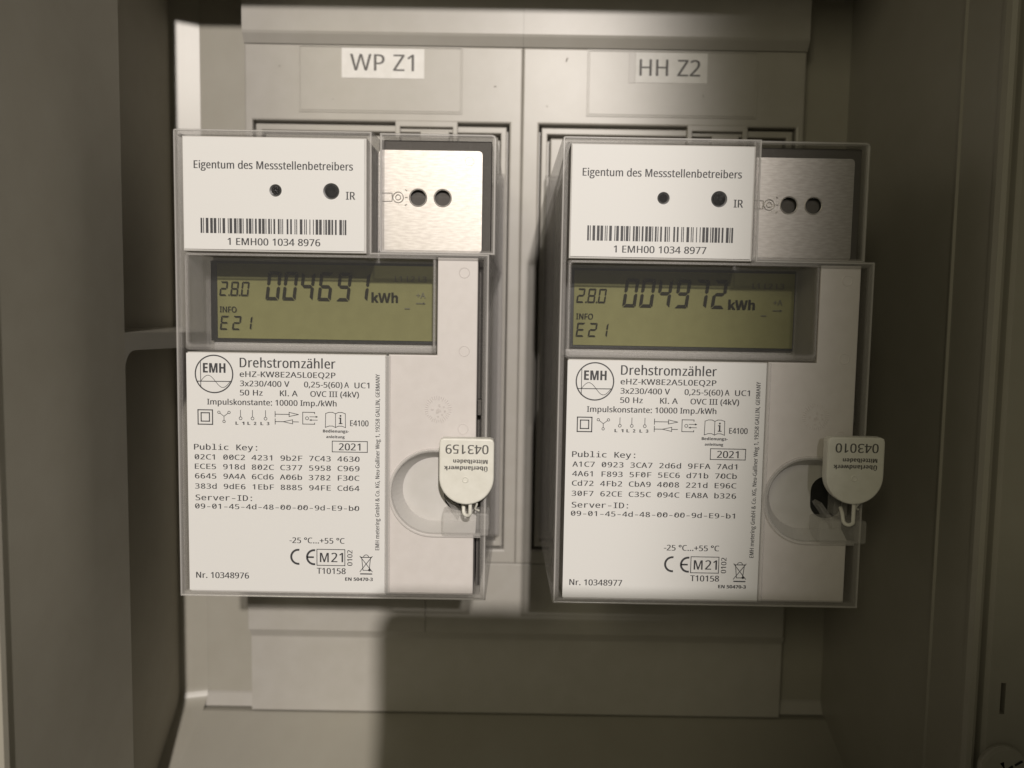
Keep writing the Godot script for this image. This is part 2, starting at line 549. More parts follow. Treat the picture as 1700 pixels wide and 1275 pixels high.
# ---------------------------------------------------------------- the mounting panel behind the meters
func build_panel() -> void:
	var c := thing("mounting_panel", "light grey two field meter mounting panel behind both electricity meters", "panel", Vector3(3, -139, 0))
	var st: SurfaceTool
	# top covers stand proud of the field covers and slope down to them
	for s in [[-103.9, 2.52], [2.58, 110.7]]:
		st = begin()
		pull_x(st, PackedVector2Array([Vector2(-9, 126.2), Vector2(0.1, 125.75), Vector2(2.1, 128.9), Vector2(2.4, 129.8), Vector2(2.4, 166.5), Vector2(-9, 166.5)]), s[0], s[1])
		mesh("top_cover", st, M.panel, c)
	for k in 2:
		var dx := 110.0 * k
		st = begin()
		var o := rect(-103.9 if k == 0 else 2.58, -74.95, 2.52 if k == 0 else 110.7, 125.7)
		var i := rect(-100.9 + dx, -69.2, -2.3 + dx, 97.2)
		ring(st, o, i, -9, 0, 0.7)
		mesh("field_cover", st, M.panel, c)
		st = begin()
		box(st, -103.0 + dx, -1.0 + dx, -74, 124, -9.5, -6)
		mesh("field_backing", st, M.panel, c)
		# nested frames inside the opening
		st = begin()
		ring(st, rect(-99.9 + dx, -68.2, -3.3 + dx, 96.1), rect(-97.6 + dx, -66, -5.6 + dx, 93.6), -6.5, -0.9, 0.4)
		mesh("opening_frame", st, M.panel, c)
		st = begin()
		prism(st, rect(-96.4 + dx, -64.8, -6.7 + dx, 92.3), -6.5, -1.6, 0.5)
		mesh("adapter_plate", st, M.panel, c)
		# latch housing at the top of the opening
		st = begin()
		var lx := -46.0 if k == 0 else 66.4 - 0.6
		var rx := -22.1 if k == 0 else 88.9
		ring(st, rect(lx, 86, rx, 97.6), rect(lx + 1.9, 88, rx - 1.9, 95.3), -6.2, 0.9, 0.3)
		var h := mesh("latch_housing", st, M.panel, c)
		st = begin()
		box(st, lx + 1.9, rx - 1.9, 88, 95.3, -6.2, -5.6)
		mesh("latch_hole", st, M.dark, h)
		st = begin()
		prism(st, rect(lx + 9.5, 86.5, rx - 3.2, 94.0), -5.8, 0.3, 0.4)
		mesh("latch_tongue", st, M.panel, h)
		# writing field above the opening
		st = begin()
		var fx0 := -83.0 if k == 0 else 27.1
		var fx1 := -20.5 if k == 0 else 92.1
		ring(st, rect(fx0, 100.4, fx1, 125.3), rect(fx0 + 0.5, 100.9, fx1 - 0.5, 124.8), -0.2, 0.28, 0.1)
		var f := mesh("writing_field", st, M.panel, c)
		st = begin()
		prism(st, rect(fx0 + 0.8, 101.2, fx1 - 0.8, 124.5), -0.2, 0.2, 0.1)
		mesh("field_plate", st, M.panel, f)
		# name sticker
		st = begin()
		if k == 0:
			prism(st, rect(-66.6, 113.3, -35.1, 124.4), 0.2, 0.36, 0.04)
		else:
			prism(st, rect(45.4, 113.2, 72.8, 124.4), 0.2, 0.36, 0.04)
		var sticker := mesh("name_sticker", st, M.sticker, c, "white sticker lettered WP Z1" if k == 0 else "white sticker lettered HH Z2")
		st = begin()
		if k == 0:
			write(st, "WP Z1", "s", -63.4, 116.1, 24.4, 6.1, 0.40)
		else:
			write(st, "HH Z2", "s", 46.9, 115.8, 23.2, 6.1, 0.40)
		mesh("lettering", st, M.grey_ink, sticker)
		if k == 1:
			st = begin()
			prism(st, rect(42.9, 113.0, 45.3, 124.5), 0.2, 0.33, 0.04)
			mesh("tape_end", st, M.tape, sticker)
	# small scratches and specks of dirt
	for q in [[19.2, 121.4, 0.5, 0.9, 70], [71.6, 108.6, 0.25, 1.0, 110], [-8.0, 111.0, 0.3, 0.5, 20], [-90.3, 117.4, 0.25, 0.4, 40], [12.0, 104.0, 0.2, 0.5, 95], [-70.0, 105.2, 0.25, 0.35, 10]]:
		var dv: Vector2 = Vector2(cos(deg_to_rad(q[4])), sin(deg_to_rad(q[4]))) * q[3] * 0.5
		st = begin()
		stroke(st, Vector2(q[0], q[1]) - dv, Vector2(q[0], q[1]) + dv, q[2], 0.24)
		mesh("dirt_speck", st, M.dirt, c)
	# lower covers: a plain band, then the deeper bottom block
	st = begin()
	box(st, -104.6, -33.13, -103.95, -75.0, -9, -0.1, 0.4)
	mesh("lower_cover", st, M.panel, c)
	st = begin()
	box(st, -33.07, 111.2, -103.95, -75.0, -9, -0.1, 0.4)
	mesh("lower_cover", st, M.panel, c)
	st = begin()
	pull_x(st, PackedVector2Array([Vector2(-9, -104.0), Vector2(-0.5, -104.0), Vector2(-2.4, -107.0), Vector2(-2.6, -107.6), Vector2(-2.6, -138.2), Vector2(-3.6, -138.6), Vector2(-9, -138.6)]), -104.0, 111.6)
	mesh("bottom_cover", st, M.panel, c)
	st = begin()
	pull_x(st, PackedVector2Array([Vector2(-9.2, -133.5), Vector2(-8.2, -134.2), Vector2(-5.5, -138.4), Vector2(-9.2, -138.6)]), -124.2, -104.1)
	mesh("corner_foot", st, M.panel, c)
	st = begin()
	pull_x(st, PackedVector2Array([Vector2(-9.2, -133.5), Vector2(-8.2, -134.2), Vector2(-5.5, -138.4), Vector2(-9.2, -138.6)]), 111.7, 130.9)
	mesh("corner_foot", st, M.panel, c)

# ---------------------------------------------------------------- an electricity meter; local x, y from the top left corner of its upper label, z from the panel
const LINES := [
	["Drehstromzähler", 15.42, -64.93, 27.65, 2.76, "s"],
	["eHZ-KW8E2A5L0EQ2P", 15.39, -67.70, 27.68, 1.63, "s"],
	["3x230/400 V", 15.43, -70.41, 14.32, 1.64, "s"],
	["0,25-5(60)", 33.96, -70.43, 11.12, 1.64, "s"],
	["A", 45.58, -70.41, 1.38, 1.64, "s"],
	["UC1", 48.53, -70.47, 4.33, 1.64, "s"],
	["50 Hz", 15.40, -73.06, 6.60, 1.64, "s"],
	["Kl. A", 26.97, -73.11, 5.16, 1.64, "s"],
	["OVC III (4kV)", 35.77, -73.15, 14.08, 1.64, "s"],
	["Impulskonstante: 10000 Imp./kWh", 5.87, -75.87, 37.51, 1.64, "s"],
	["E4100", 47.28, -81.52, 5.36, 1.71, "s"],
	["Bedienungs-", 39.39, -83.50, 7.57, 0.83, "b"],
	["anleitung", 40.34, -85.13, 5.37, 0.76, "b"],
	["Public Key:", 1.89, -89.11, 18.40, 1.66, "m"],
	["2021", 43.99, -88.63, 6.32, 2.04, "s"],
	["Server-ID:", 2.12, -104.03, 16.52, 1.67, "m"],
	["-25 °C...+55 °C", 29.49, -116.34, 16.20, 1.69, "s"],
	["M", 38.41, -121.93, 2.62, 2.80, "s"],
	["21", 41.73, -121.87, 3.51, 2.80, "s"],
	["T10158", 37.50, -125.43, 8.51, 1.76, "s"],
	["EN 50470-3", 45.82, -127.39, 8.19, 0.98, "b"],
]

func lower_print(st: SurfaceTool, d: Dictionary, z: float) -> void:
	for l in LINES:
		write(st, l[0], l[5], l[1], l[2], l[3], l[4], z)
	for i in 4:
		write(st, d.key[i], "m", 2.04, [-91.97, -94.76, -97.58, -100.59][i], 48.0, 1.53, z)
	write(st, d.server, "m", 1.95, -106.49, 48.0, 1.48, z)
	write(st, "Nr. " + d.number, "s", 1.97, -127.22, 15.56, 1.77, z)
	write(st, "0102", "s", 47.95, -122.91, 4.7, 1.5, z, 90)
	write(st, "EMH metering GmbH & Co. KG, Neu-Galliner Weg 1, 19258 GALLIN, GERMANY", "s", 55.85, -118.1, 51.8, 1.2, z, 90)

func symbols(st: SurfaceTool, z: float) -> void:
	# maker's round mark
	hoop(st, Vector2(7.99, -67.0), 5.4, 0.36, z, 0, 360, 56)
	write(st, "EMH", "b", 4.80, -66.62, 6.53, 2.76, z)
	stroke(st, Vector2(3.1, -69.15), Vector2(12.9, -69.1), 0.24, z)
	stroke(st, Vector2(4.12, -63.6), Vector2(4.12, -70.9), 0.2, z)
	var wave := PackedVector2Array()
	for i in 25:
		wave.append(Vector2(4.12 + 8.5 * i / 24.0, -69.13 + 1.75 * sin(TAU * i / 24.0)))
	polyline(st, wave, 0.15, z)
	# class II squares
	for q in [[3.2, -77.45, 7.4, -81.65], [4.1, -78.3, 6.5, -80.75]]:
		polyline(st, PackedVector2Array([Vector2(q[0], q[1]), Vector2(q[2], q[1]), Vector2(q[2], q[3]), Vector2(q[0], q[3]), Vector2(q[0], q[1])]), 0.3, z)
	# star point
	for e in [Vector2(9.25, -78.1), Vector2(12.2, -78.1), Vector2(10.72, -80.75)]:
		var m := Vector2(10.72, -79.25)
		stroke(st, m, e.lerp(m, 0.25), 0.17, z)
		hoop(st, e, 0.36, 0.17, z, 0, 360, 14)
	# three phase marks
	for i in 3:
		var x: float = [15.53, 18.99, 22.77][i]
		stroke(st, Vector2(x, -77.4), Vector2(x, -79.3), 0.17, z)
		hoop(st, Vector2(x, -79.76), 0.42, 0.17, z, 0, 360, 14)
		write(st, "L", "b", x - 1.5, -81.64, 0.85, 0.9, z)
		write(st, str(i + 1), "b", x + 0.35, -81.64, 0.75, 0.9, z)
	# two arrows
	stroke(st, Vector2(25.55, -77.6), Vector2(25.55, -79.15), 0.2, z)
	stroke(st, Vector2(25.55, -78.4), Vector2(29.7, -78.4), 0.2, z)
	polyline(st, PackedVector2Array([Vector2(29.6, -77.8), Vector2(32.3, -78.4), Vector2(29.6, -79.0), Vector2(29.6, -77.8)]), 0.18, z)
	stroke(st, Vector2(25.55, -79.75), Vector2(25.55, -81.3), 0.2, z)
	stroke(st, Vector2(30.6, -80.55), Vector2(32.3, -80.55), 0.2, z)
	stroke(st, Vector2(25.55, -80.55), Vector2(27.9, -80.55), 0.2, z)
	polyline(st, PackedVector2Array([Vector2(30.6, -79.95), Vector2(27.9, -80.55), Vector2(30.6, -81.15), Vector2(30.6, -79.95)]), 0.18, z)
	# optical interface box
	polyline(st, PackedVector2Array([Vector2(37.0, -78.1), Vector2(37.0, -77.7), Vector2(33.55, -77.7), Vector2(33.55, -81.15), Vector2(37.0, -81.15), Vector2(37.0, -80.8)]), 0.2, z)
	hoop(st, Vector2(34.8, -79.45), 0.45, 0.17, z, 0, 360, 14)
	stroke(st, Vector2(35.6, -79.0), Vector2(37.8, -79.0), 0.17, z)
	stroke(st, Vector2(35.6, -79.95), Vector2(37.8, -79.95), 0.17, z)
	cap(st, ccw(PackedVector2Array([Vector2(37.3, -78.7), Vector2(38.0, -79.0), Vector2(37.3, -79.3)])), z)
	cap(st, ccw(PackedVector2Array([Vector2(36.1, -79.65), Vector2(35.4, -79.95), Vector2(36.1, -80.25)])), z)
	# open book with i
	polyline(st, PackedVector2Array([Vector2(43.05, -78.0), Vector2(42.2, -77.6), Vector2(41.2, -77.6), Vector2(40.2, -77.95), Vector2(40.1, -82.0), Vector2(41.2, -81.6), Vector2(42.2, -81.6), Vector2(43.05, -82.0), Vector2(43.9, -81.6), Vector2(44.9, -81.6), Vector2(45.95, -82.0), Vector2(45.9, -77.95), Vector2(44.9, -77.6), Vector2(43.9, -77.6), Vector2(43.05, -78.0), Vector2(43.05, -82.0)]), 0.18, z)
	hoop(st, Vector2(44.5, -78.6), 0.14, 0.28, z, 0, 360, 10)
	stroke(st, Vector2(44.5, -79.3), Vector2(44.5, -80.7), 0.42, z)
	stroke(st, Vector2(44.1, -79.25), Vector2(44.5, -79.25), 0.25, z)
	stroke(st, Vector2(44.1, -80.85), Vector2(44.95, -80.85), 0.25, z)
	# boxes round 2021 and M 21
	for q in [[42.1, -86.0, 52.3, -89.15, 0.22], [37.55, -118.1, 45.75, -122.9, 0.22]]:
		polyline(st, PackedVector2Array([Vector2(q[0], q[1]), Vector2(q[2], q[1]), Vector2(q[2], q[3]), Vector2(q[0], q[3]), Vector2(q[0], q[1])]), q[4], z)
	# CE
	hoop(st, Vector2(32.1, -120.45), 2.1, 0.6, z, 82, 278, 24)
	hoop(st, Vector2(36.75, -120.5), 2.1, 0.6, z, 82, 278, 24)
	stroke(st, Vector2(34.9, -120.5), Vector2(36.4, -120.5), 0.5, z)
	# crossed-out bin
	stroke(st, Vector2(50.2, -120.0), Vector2(53.8, -124.6), 0.2, z)
	stroke(st, Vector2(53.8, -120.0), Vector2(50.2, -124.6), 0.2, z)
	polyline(st, PackedVector2Array([Vector2(50.7, -120.4), Vector2(51.1, -124.2), Vector2(52.9, -124.2), Vector2(53.3, -120.4)]), 0.2, z)
	stroke(st, Vector2(50.4, -120.3), Vector2(53.6, -120.3), 0.25, z)
	hoop(st, Vector2(52.0, -120.3), 0.75, 0.2, z, 0, 180, 12)
	hoop(st, Vector2(53.0, -124.1), 0.24, 0.34, z, 0, 360, 10)
	mark(st, 50.25, 53.8, -125.45, -125.1, z)

func barcode(st: SurfaceTool, seed_value: int, z: float) -> void:
	var rng := RandomNumberGenerator.new()
	rng.seed = seed_value
	var widths := PackedInt32Array([2, 1, 1, 2, 3, 2])
	for k in 13:
		var left := 11
		for j in 6:
			var rest := 5 - j
			var w := mini(rng.randi_range(1, 3), left - rest)
			if j == 5:
				w = mini(left, 4)
			widths.append(w)
			left -= w
	widths.append_array(PackedInt32Array([2, 3, 3, 1, 1, 1, 2]))
	var total := 0
	for w in widths:
		total += w
	var unit := 41.5 / total
	var x := 4.7
	for i in widths.size():
		if i % 2 == 0:
			mark(st, x, x + widths[i] * unit, -26.78, -22.54, z)
		x += widths[i] * unit

# a plate with a row of round holes on one line: two halves that meet on that line
func holed(st: SurfaceTool, outline: Array, holes: Array, y: float, z0: float, z1: float) -> void:
	var up := PackedVector2Array()
	var down := PackedVector2Array()
	for h in holes:
		up.append_array(arc(h[0], y, h[1], 180, 0, 14))
		down.append_array(arc(h[0], y, h[1], 180, 360, 14))
	up.append_array(PackedVector2Array(outline[0]))
	down.append_array(PackedVector2Array(outline[1]))
	for p in [up, down]:
		var q := ccw(p)
		band(st, q, z0, q, z1)
		cap(st, q, z1)

func build_meter(base: Vector3, turn: float, d: Dictionary) -> Node3D:
	var c := thing("electricity_meter", d.label, "electricity meter", base, "electricity meters hung side by side")
	c.rotation_degrees.z = turn
	c.position = base * 0.001
	origin = Vector3.ZERO
	var st := begin()
	# opaque body behind everything
	box(st, -0.6, 85.2, -131.2, 1.2, -1.6, 8.0, 0.8)
	box(st, 0.4, 84.0, -130.4, 0.4, 7.0, 62.0, 1.0)
	mesh("base", st, M.body, c)
	# label carriers
	st = begin()
	box(st, -0.4, 51.9, -31.9, 0.4, 61.5, 81.1, 0.3)
	box(st, 0.2, 57.7, -131.6, -60.7, 61.5, 81.1, 0.3)
	mesh("label_carrier", st, M.body, c)
	# upper label with its two sensor holes
	st = begin()
	holed(st, [[Vector2(51.3, -14.55), Vector2(51.3, 0), Vector2(0, 0), Vector2(0, -14.55)], [Vector2(51.3, -14.55), Vector2(51.3, -31.3), Vector2(0, -31.3), Vector2(0, -14.55)]], [[26.1, 1.75], [41.9, 2.3]], -14.55, 81.15, 81.4)
	var l := mesh("upper_label", st, M.paper, c)
	st = begin()
	write(st, "Eigentum des Messstellenbetreibers", "s", 2.98, -8.67, 45.1, 2.17, 81.44)
	write(st, "IR", "s", 46.04, -16.81, 2.68, 2.18, 81.44)
	write(st, d.code, "s", 12.34, -30.03, 26.43, 1.97, 81.44)
	mesh("lettering", st, M.ink, l)
	st = begin()
	barcode(st, d.seed, 81.44)
	mesh("barcode", st, M.ink, l)
	# sensors
	for s in [[26.1, 1.75, 0.12], [41.9, 2.3, 0.3]]:
		st = begin()
		lathe(st, Vector2(s[0], -14.55), PackedVector2Array([Vector2(s[1] - 0.02, 81.3), Vector2(s[1] - 0.3, 81.24), Vector2(s[1] - 0.55, 81.16)]), 30)
		var e := mesh("optical_sensor", st, M.lens_rim, c)
		st = begin()
		var dome := PackedVector2Array()
		for i in 8:
			var a := deg_to_rad(90.0 * i / 7)
			dome.append(Vector2(maxf(0.001, (s[1] - 0.5) * cos(a)), 81.12 + s[2] * sin(a)))
		lathe(st, Vector2(s[0], -14.55), dome, 30)
		mesh("sensor_lens", st, M.lens, e)
	# lower label
	st = begin()
	prism(st, rect(0, -130.9, 57.4, -61.0), 81.15, 81.4, 0.04)
	l = mesh("lower_label", st, M.paper, c)
	st = begin()
	lower_print(st, d, 81.44)
	mesh("lettering", st, M.ink, l)
	st = begin()
	symbols(st, 81.44)
	mesh("printed_symbols", st, M.ink, l)
	# display
	st = begin()
	box(st, 0.5, 71.2, -57.8, -33.2, 61.8, 63.6, 0.1)
	var disp := mesh("display", st, M.lcd_black, c)
	st = begin()
	box(st, 2.7, 70.6, -57.0, -34.0, 63.0, 64.0, 0.05)
	mesh("display_glass", st, M.lcd, disp)
	st = begin()
	var z := 64.45
	for i in 3:
		seven(st, "280"[i], [3.4, 6.75, 10.0][i], -43.95, 2.3, 4.4, 0.46, z)
	mark(st, 6.2, 6.6, -43.95, -43.5, z)
	mark(st, 9.45, 9.85, -43.95, -43.5, z)
	for i in 6:
		seven(st, d.reading[i], [17.6, 22.75, 28.0, 33.6, 39.3, 44.9][i], -45.05, 4.1, 8.7, 0.95, z)
	write(st, "kWh", "b", 50.3, -45.25, 8.2, 2.9, z)
	write(st, "INFO", "s", 3.5, -49.0, 5.2, 1.75, z)
	for i in 3:
		seven(st, "E21"[i], [3.45, 7.2, 10.6][i], -54.4, 2.5, 4.3, 0.48, z)
	mesh("display_figures", st, M.segment, disp)
	st = begin()
	write(st, "L1 L2 L3", "s", 57.5, -38.7, 9.8, 1.6, z)
	write(st, "+A", "s", 64.1, -43.7, 2.9, 1.7, z)
	stroke(st, Vector2(64.2, -45.35), Vector2(66.4, -45.35), 0.3, z)
	cap(st, ccw(PackedVector2Array([Vector2(66.2, -44.95), Vector2(67.1, -45.35), Vector2(66.2, -45.75)])), z)
	stroke(st, Vector2(60.7, -47.0), Vector2(62.0, -47.0), 0.35, z)
	mesh("display_signs", st, M.faint, disp)
	# clear window over the display with its moulded frame
	st = begin()
	ring(st, rrect(-0.7, -60.3, 72.0, -32.1, 1.0, 4), rrect(0.7, -58.3, 70.7, -33.3, 0.6, 4), 64.2, 80.7, 0.9)
	mesh("display_frame", st, M.cover, c)
	st = begin()
	quad(st, Vector3(0.7, -58.3, 79.2), Vector3(70.7, -58.3, 79.2), Vector3(70.7, -33.3, 79.2), Vector3(0.7, -33.3, 79.2), Vector3(0, 0, 1))
	mesh("display_window", st, M.pane, c)
	# white front panel right of the display, notched by the seal well
	var notch := PackedVector2Array([Vector2(58.2, -131.6), Vector2(83.4, -131.6), Vector2(83.4, -113.4), Vector2(71.4, -113.4)])
	var well := arc(71.4, -101, 12.4, 270, 90, 24)
	notch.append_array(well.slice(1))
	notch.append_array(PackedVector2Array([Vector2(83.8, -88.6), Vector2(83.8, -32.5), Vector2(72.2, -32.5), Vector2(72.2, -60.6), Vector2(58.2, -60.6)]))
	st = begin()
	prism(st, notch, 61.5, 80.2, 0.35)
	for q in [Vector2(79.9, -36.8), Vector2(80.1, -59.3), Vector2(80.0, -82.0)]:
		bead(st, q, 1.45, 0.18, 80.2, 0.09)
	mesh("front_panel", st, M.white_panel, c)
	# clear ridge between the lower label and the panel
	st = begin()
	box(st, 57.5, 58.8, -131.2, -60.9, 80.0, 81.55, 0.35)
	mesh("clear_ridge", st, M.edge, c)
	# round mould mark: many short ribs
	st = begin()
	var rng := RandomNumberGenerator.new()
	rng.seed = 5
	for i in 34:
		var a := TAU * i / 34.0
		var r0 := 2.6 + rng.randf() * 0.5
		var r1 := 3.7 + rng.randf() * 0.4
		var u := Vector2(cos(a), sin(a))
		var v := Vector2(-u.y, u.x) * 0.16
		var o := Vector2(72.6, -76.4)
		quad(st, at_z(o + u * r0 - v, 80.2), at_z(o + u * r1 - v, 80.2), at_z(o + u * r1, 80.33), at_z(o + u * r0, 80.33), Vector3(-v.x, -v.y, 1))
		quad(st, at_z(o + u * r0 + v, 80.2), at_z(o + u * r1 + v, 80.2), at_z(o + u * r1, 80.33), at_z(o + u * r0, 80.33), Vector3(v.x, v.y, 1))
	for i in 16:
		var a := rng.randf() * TAU
		var r0 := rng.randf() * 2.2
		bead(st, Vector2(72.6, -76.4) + Vector2(cos(a), sin(a)) * r0, 0.2, 0.12, 80.2, 0.12, 8)
	mesh("mould_mark", st, M.white_panel, c)
	# the seal well: sloping wall, floor and a dark eyelet
	st = begin()
	var rim := PackedVector2Array([Vector2(83.9, -113.4)])
	rim.append_array(well)
	rim.append(Vector2(83.9, -88.6))
	var low := PackedVector2Array([Vector2(83.9, -110.6)])
	low.append_array(arc(71.4, -101, 9.6, 270, 90, 24))
	low.append(Vector2(83.9, -91.4))
	for i in rim.size() - 1:
		quad(st, at_z(rim[i], 79.9), at_z(rim[i + 1], 79.9), at_z(low[i + 1], 75.0), at_z(low[i], 75.0), Vector3(71.4 - rim[i].x, -101 - rim[i].y, 12))
	var flo := low.duplicate()
	cap(st, ccw(flo), 75.0)
	mesh("seal_well", st, M.body, c)
	st = begin()
	prism(st, rrect(74.2, -107.4, 83.6, -94.8, 4.4, 6), 74.5, 75.12, 0.05)
	mesh("seal_eyelet", st, M.dark, c)
	# raised clear lip round the well
	st = begin()
	var lip := arc(71.4, -101, 13.1, 270, 90, 24)
	var back := arc(71.4, -101, 12.1, 90, 270, 24)
	var lp := PackedVector2Array([Vector2(85.5, -114.1)])
	lp.append_array(lip)
	lp.append(Vector2(85.5, -87.9))
	lp.append(Vector2(85.5, -88.9))
	lp.append_array(back)
	lp.append(Vector2(85.5, -113.1))
	prism(st, lp, 79.0, 81.2, 0.3)
	mesh("well_lip", st, M.edge, c)
	# clear sealing lug in the well
	st = begin()
	prism(st, rrect(74.2, -113.0, 87.9, -106.2, 0.7, 3), 75.2, 83.2, 0.5)
	prism(st, PackedVector2Array([Vector2(74.6, -102.4), Vector2(75.6, -101.6), Vector2(79.0, -106.0), Vector2(79.0, -108.6)]), 75.2, 80.5, 0.2)
	prism(st, rrect(79.4, -105.8, 83.4, -98.0, 0.8, 3), 75.2, 80.0, 0.5)
	mesh("sealing_lug", st, M.clear, c)
	# metal plate of the optical interface
	st = begin()
	box(st, 54.2, 86.9, -30.6, 2.7, 61.5, 69.4, 0.2)
	box(st, 83.9, 85.2, -131.0, -32.6, 55.0, 73.0, 0.1)
	box(st, 84.0, 85.2, -78.2, -73.6, 60.0, 78.0, 0.2)
	mesh("recess_floor", st, M.inner_grey, c)
	st = begin()
	var up := [Vector2(84.3, -14.3)]
	up.append_array(Array(arc(83.1, -1.7, 1.2, 0, 90, 4)))
	up.append_array(Array(arc(54.7, -1.7, 1.2, 90, 180, 4)))
	up.append(Vector2(53.5, -14.3))
	var dn := [Vector2(84.3, -14.3)]
	dn.append_array(Array(arc(83.1, -29.2, 1.2, 0, -90, 4)))
	dn.append_array(Array(arc(54.7, -29.2, 1.2, -90, -180, 4)))
	dn.append(Vector2(53.5, -14.3))
	holed(st, [up, dn], [[65.3, 2.35], [72.6, 2.35]], -14.3, 70.0, 71.0)
	var pz := 71.0
	for q in [[Vector2(54.6, -13.1), Vector2(57.6, -13.1)], [Vector2(54.6, -15.5), Vector2(57.6, -15.5)], [Vector2(57.6, -13.1), Vector2(57.6, -15.5)], [Vector2(62.0, -12.4), Vector2(61.4, -11.9)], [Vector2(62.2, -14.3), Vector2(61.4, -14.3)], [Vector2(62.0, -16.2), Vector2(61.4, -16.7)]]:
		var e: Vector2 = (q[1] - q[0]).normalized() * 0.14
		var sd := Vector2(-e.y, e.x)
		quad(st, at_z(q[0] + sd, pz), at_z(q[1] + sd, pz), at_z(q[1], pz + 0.06), at_z(q[0], pz + 0.06), Vector3(sd.x, sd.y, 0.1))
		quad(st, at_z(q[0] - sd, pz), at_z(q[1] - sd, pz), at_z(q[1], pz + 0.06), at_z(q[0], pz + 0.06), Vector3(-sd.x, -sd.y, 0.1))
	bead(st, Vector2(59.4, -14.3), 0.75, 0.16, pz, 0.06, 20)
	bead(st, Vector2(59.4, -14.3), 1.55, 0.16, pz, 0.06, 24)
	bead(st, Vector2(65.3, -14.3), 2.55, 0.2, pz - 0.02, 0.1, 30)
	bead(st, Vector2(72.6, -14.3), 2.55, 0.2, pz - 0.02, 0.1, 30)
	bead(st, Vector2(80.6, -3.4), 1.3, 0.16, pz, 0.02, 24)
	var pl := mesh("metal_plate", st, M.metal, c)
	for x in [65.3, 72.6]:
		st = begin()
		lathe(st, Vector2(x, -14.3), PackedVector2Array([Vector2(2.34, 70.9), Vector2(2.3, 68.4), Vector2(1.7, 68.4), Vector2(1.5, 68.9), Vector2(0.9, 69.25), Vector2(0.001, 69.35)]), 28)
		mesh("plate_hole", st, M.lens_rim, pl)
	# clear plastic cover: a stepped shell over label, display and front panel, and a lower shell round the metal plate
	st = begin()
	var shell := PackedVector2Array([Vector2(-2.9, -132.9), Vector2(87.2, -132.9)])
	shell.append_array(PackedVector2Array([Vector2(87.2, -31.4), Vector2(53.6, -31.4), Vector2(53.6, 2.4), Vector2(-2.1, 2.4), Vector2(-2.7, 2.2), Vector2(-2.9, 1.6)]))
	ring(st, shell, inset(ccw(shell), 1.9), 3.5, 81.5, 0.8, 1.0)
	var cv := mesh("cover", st, M.cover, c)
	st = begin()
	var edge := inset(ccw(shell), 0.25)
	ring(st, edge, inset(ccw(shell), 0.75), 80.9, 81.75, 0.2)
	mesh("cover_edge", st, M.edge, cv)
	st = begin()
	var hood := PackedVector2Array([Vector2(53.8, -31.2), Vector2(88.6, -31.2), Vector2(88.6, 2.9), Vector2(88.2, 4.0), Vector2(87.1, 4.4), Vector2(53.8, 4.4)])
	ring(st, hood, inset(ccw(hood), 1.5), 3.5, 71.8, 0.7, 0.9)
	var hd := mesh("plate_hood", st, M.cover, c)
	st = begin()
	ring(st, inset(ccw(hood), 0.3), inset(ccw(hood), 0.9), 71.2, 72.05, 0.2)
	mesh("hood_edge", st, M.edge, hd)
	# rim at the foot of the cover
	st = begin()
	ring(st, rect(-4.6, -134.4, 90.0, 5.6), rect(-0.5, -131.0, 86.0, 1.2), 0.4, 5.0, 0.8)
	mesh("cover_foot", st, M.cover, c)
	return c

func build_seal(base: Vector3, label: String, number: String, spots: Dictionary) -> void:
	var c := thing("seal_tag", label, "seal", base, "numbered seals wired to the meters")
	var st := begin()
	var w: float = spots.w
	var p := PackedVector2Array([Vector2(base.x - w / 2 + 1.2, base.y + 19.0), Vector2(base.x - w / 2 + 0.3, base.y + 18.6), Vector2(base.x - w / 2, base.y + 17.6)])
	p.append_array(arc(base.x, base.y + 7.8, w / 2, 180, 360, 26))
	p.append_array(PackedVector2Array([Vector2(base.x + w / 2, base.y + 17.6), Vector2(base.x + w / 2 - 0.3, base.y + 18.6), Vector2(base.x + w / 2 - 1.2, base.y + 19.0)]))
	prism(st, p, base.z - 3.4, base.z, 0.5)
	var tag := mesh("tag_body", st, M.seal, c)
	st = begin()
	var zz := base.z + 0.05
	write(st, number, "s", base.x + 6.2, base.y + 17.2, 12.2, 2.6, zz, 180)
	write(st, "Mittelbaden", "b", base.x + 6.0, base.y + 13.0, 9.8, 1.15, zz, 180)
	write(st, "Überlandwerk", "b", base.x + 6.0, base.y + 11.1, 12.4, 1.2, zz, 180)
	mesh("lettering", st, M.grey_ink, tag)
	st = begin()
	bead(st, Vector2(base.x - 0.3, base.y + 7.2), 0.75, 0.25, base.z, 0.16, 24)
	mesh("dimple", st, M.seal, tag)
	# wire loop below the tag
	st = begin()
	var o: Vector2 = spots.loop
	var path := PackedVector3Array()
	path.append(Vector3(o.x + 1.0, base.y + 1.5, base.z - 1.8))
	path.append(Vector3(o.x + 1.0, o.y + 1.2, base.z - 1.8))
	for i in 9:
		var a := deg_to_rad(-180.0 * i / 8)
		path.append(Vector3(o.x + 1.0 * cos(a), o.y + 1.0 * sin(a), base.z - 1.8 - 0.25 * i))
	path.append(Vector3(o.x - 1.1, o.y + 2.0, base.z - 4.5))
	path.append(Vector3(o.x - 0.8, o.y + 3.2, base.z - 6.5))
	tube(st, path, 0.55)
	mesh("wire_loop", st, M.seal, c)
	# loose end of the wire
	st = begin()
	tube(st, PackedVector3Array([Vector3(o.x + 2.6, base.y + 1.6, base.z - 2.2), Vector3(o.x + 2.9, base.y - 0.4, base.z - 2.6), Vector3(o.x + 2.3, base.y - 1.9, base.z - 3.6), Vector3(o.x + 3.4, base.y - 2.7, base.z - 4.4)]), 0.32, 8)
	mesh("wire_end", st, M.seal, c)

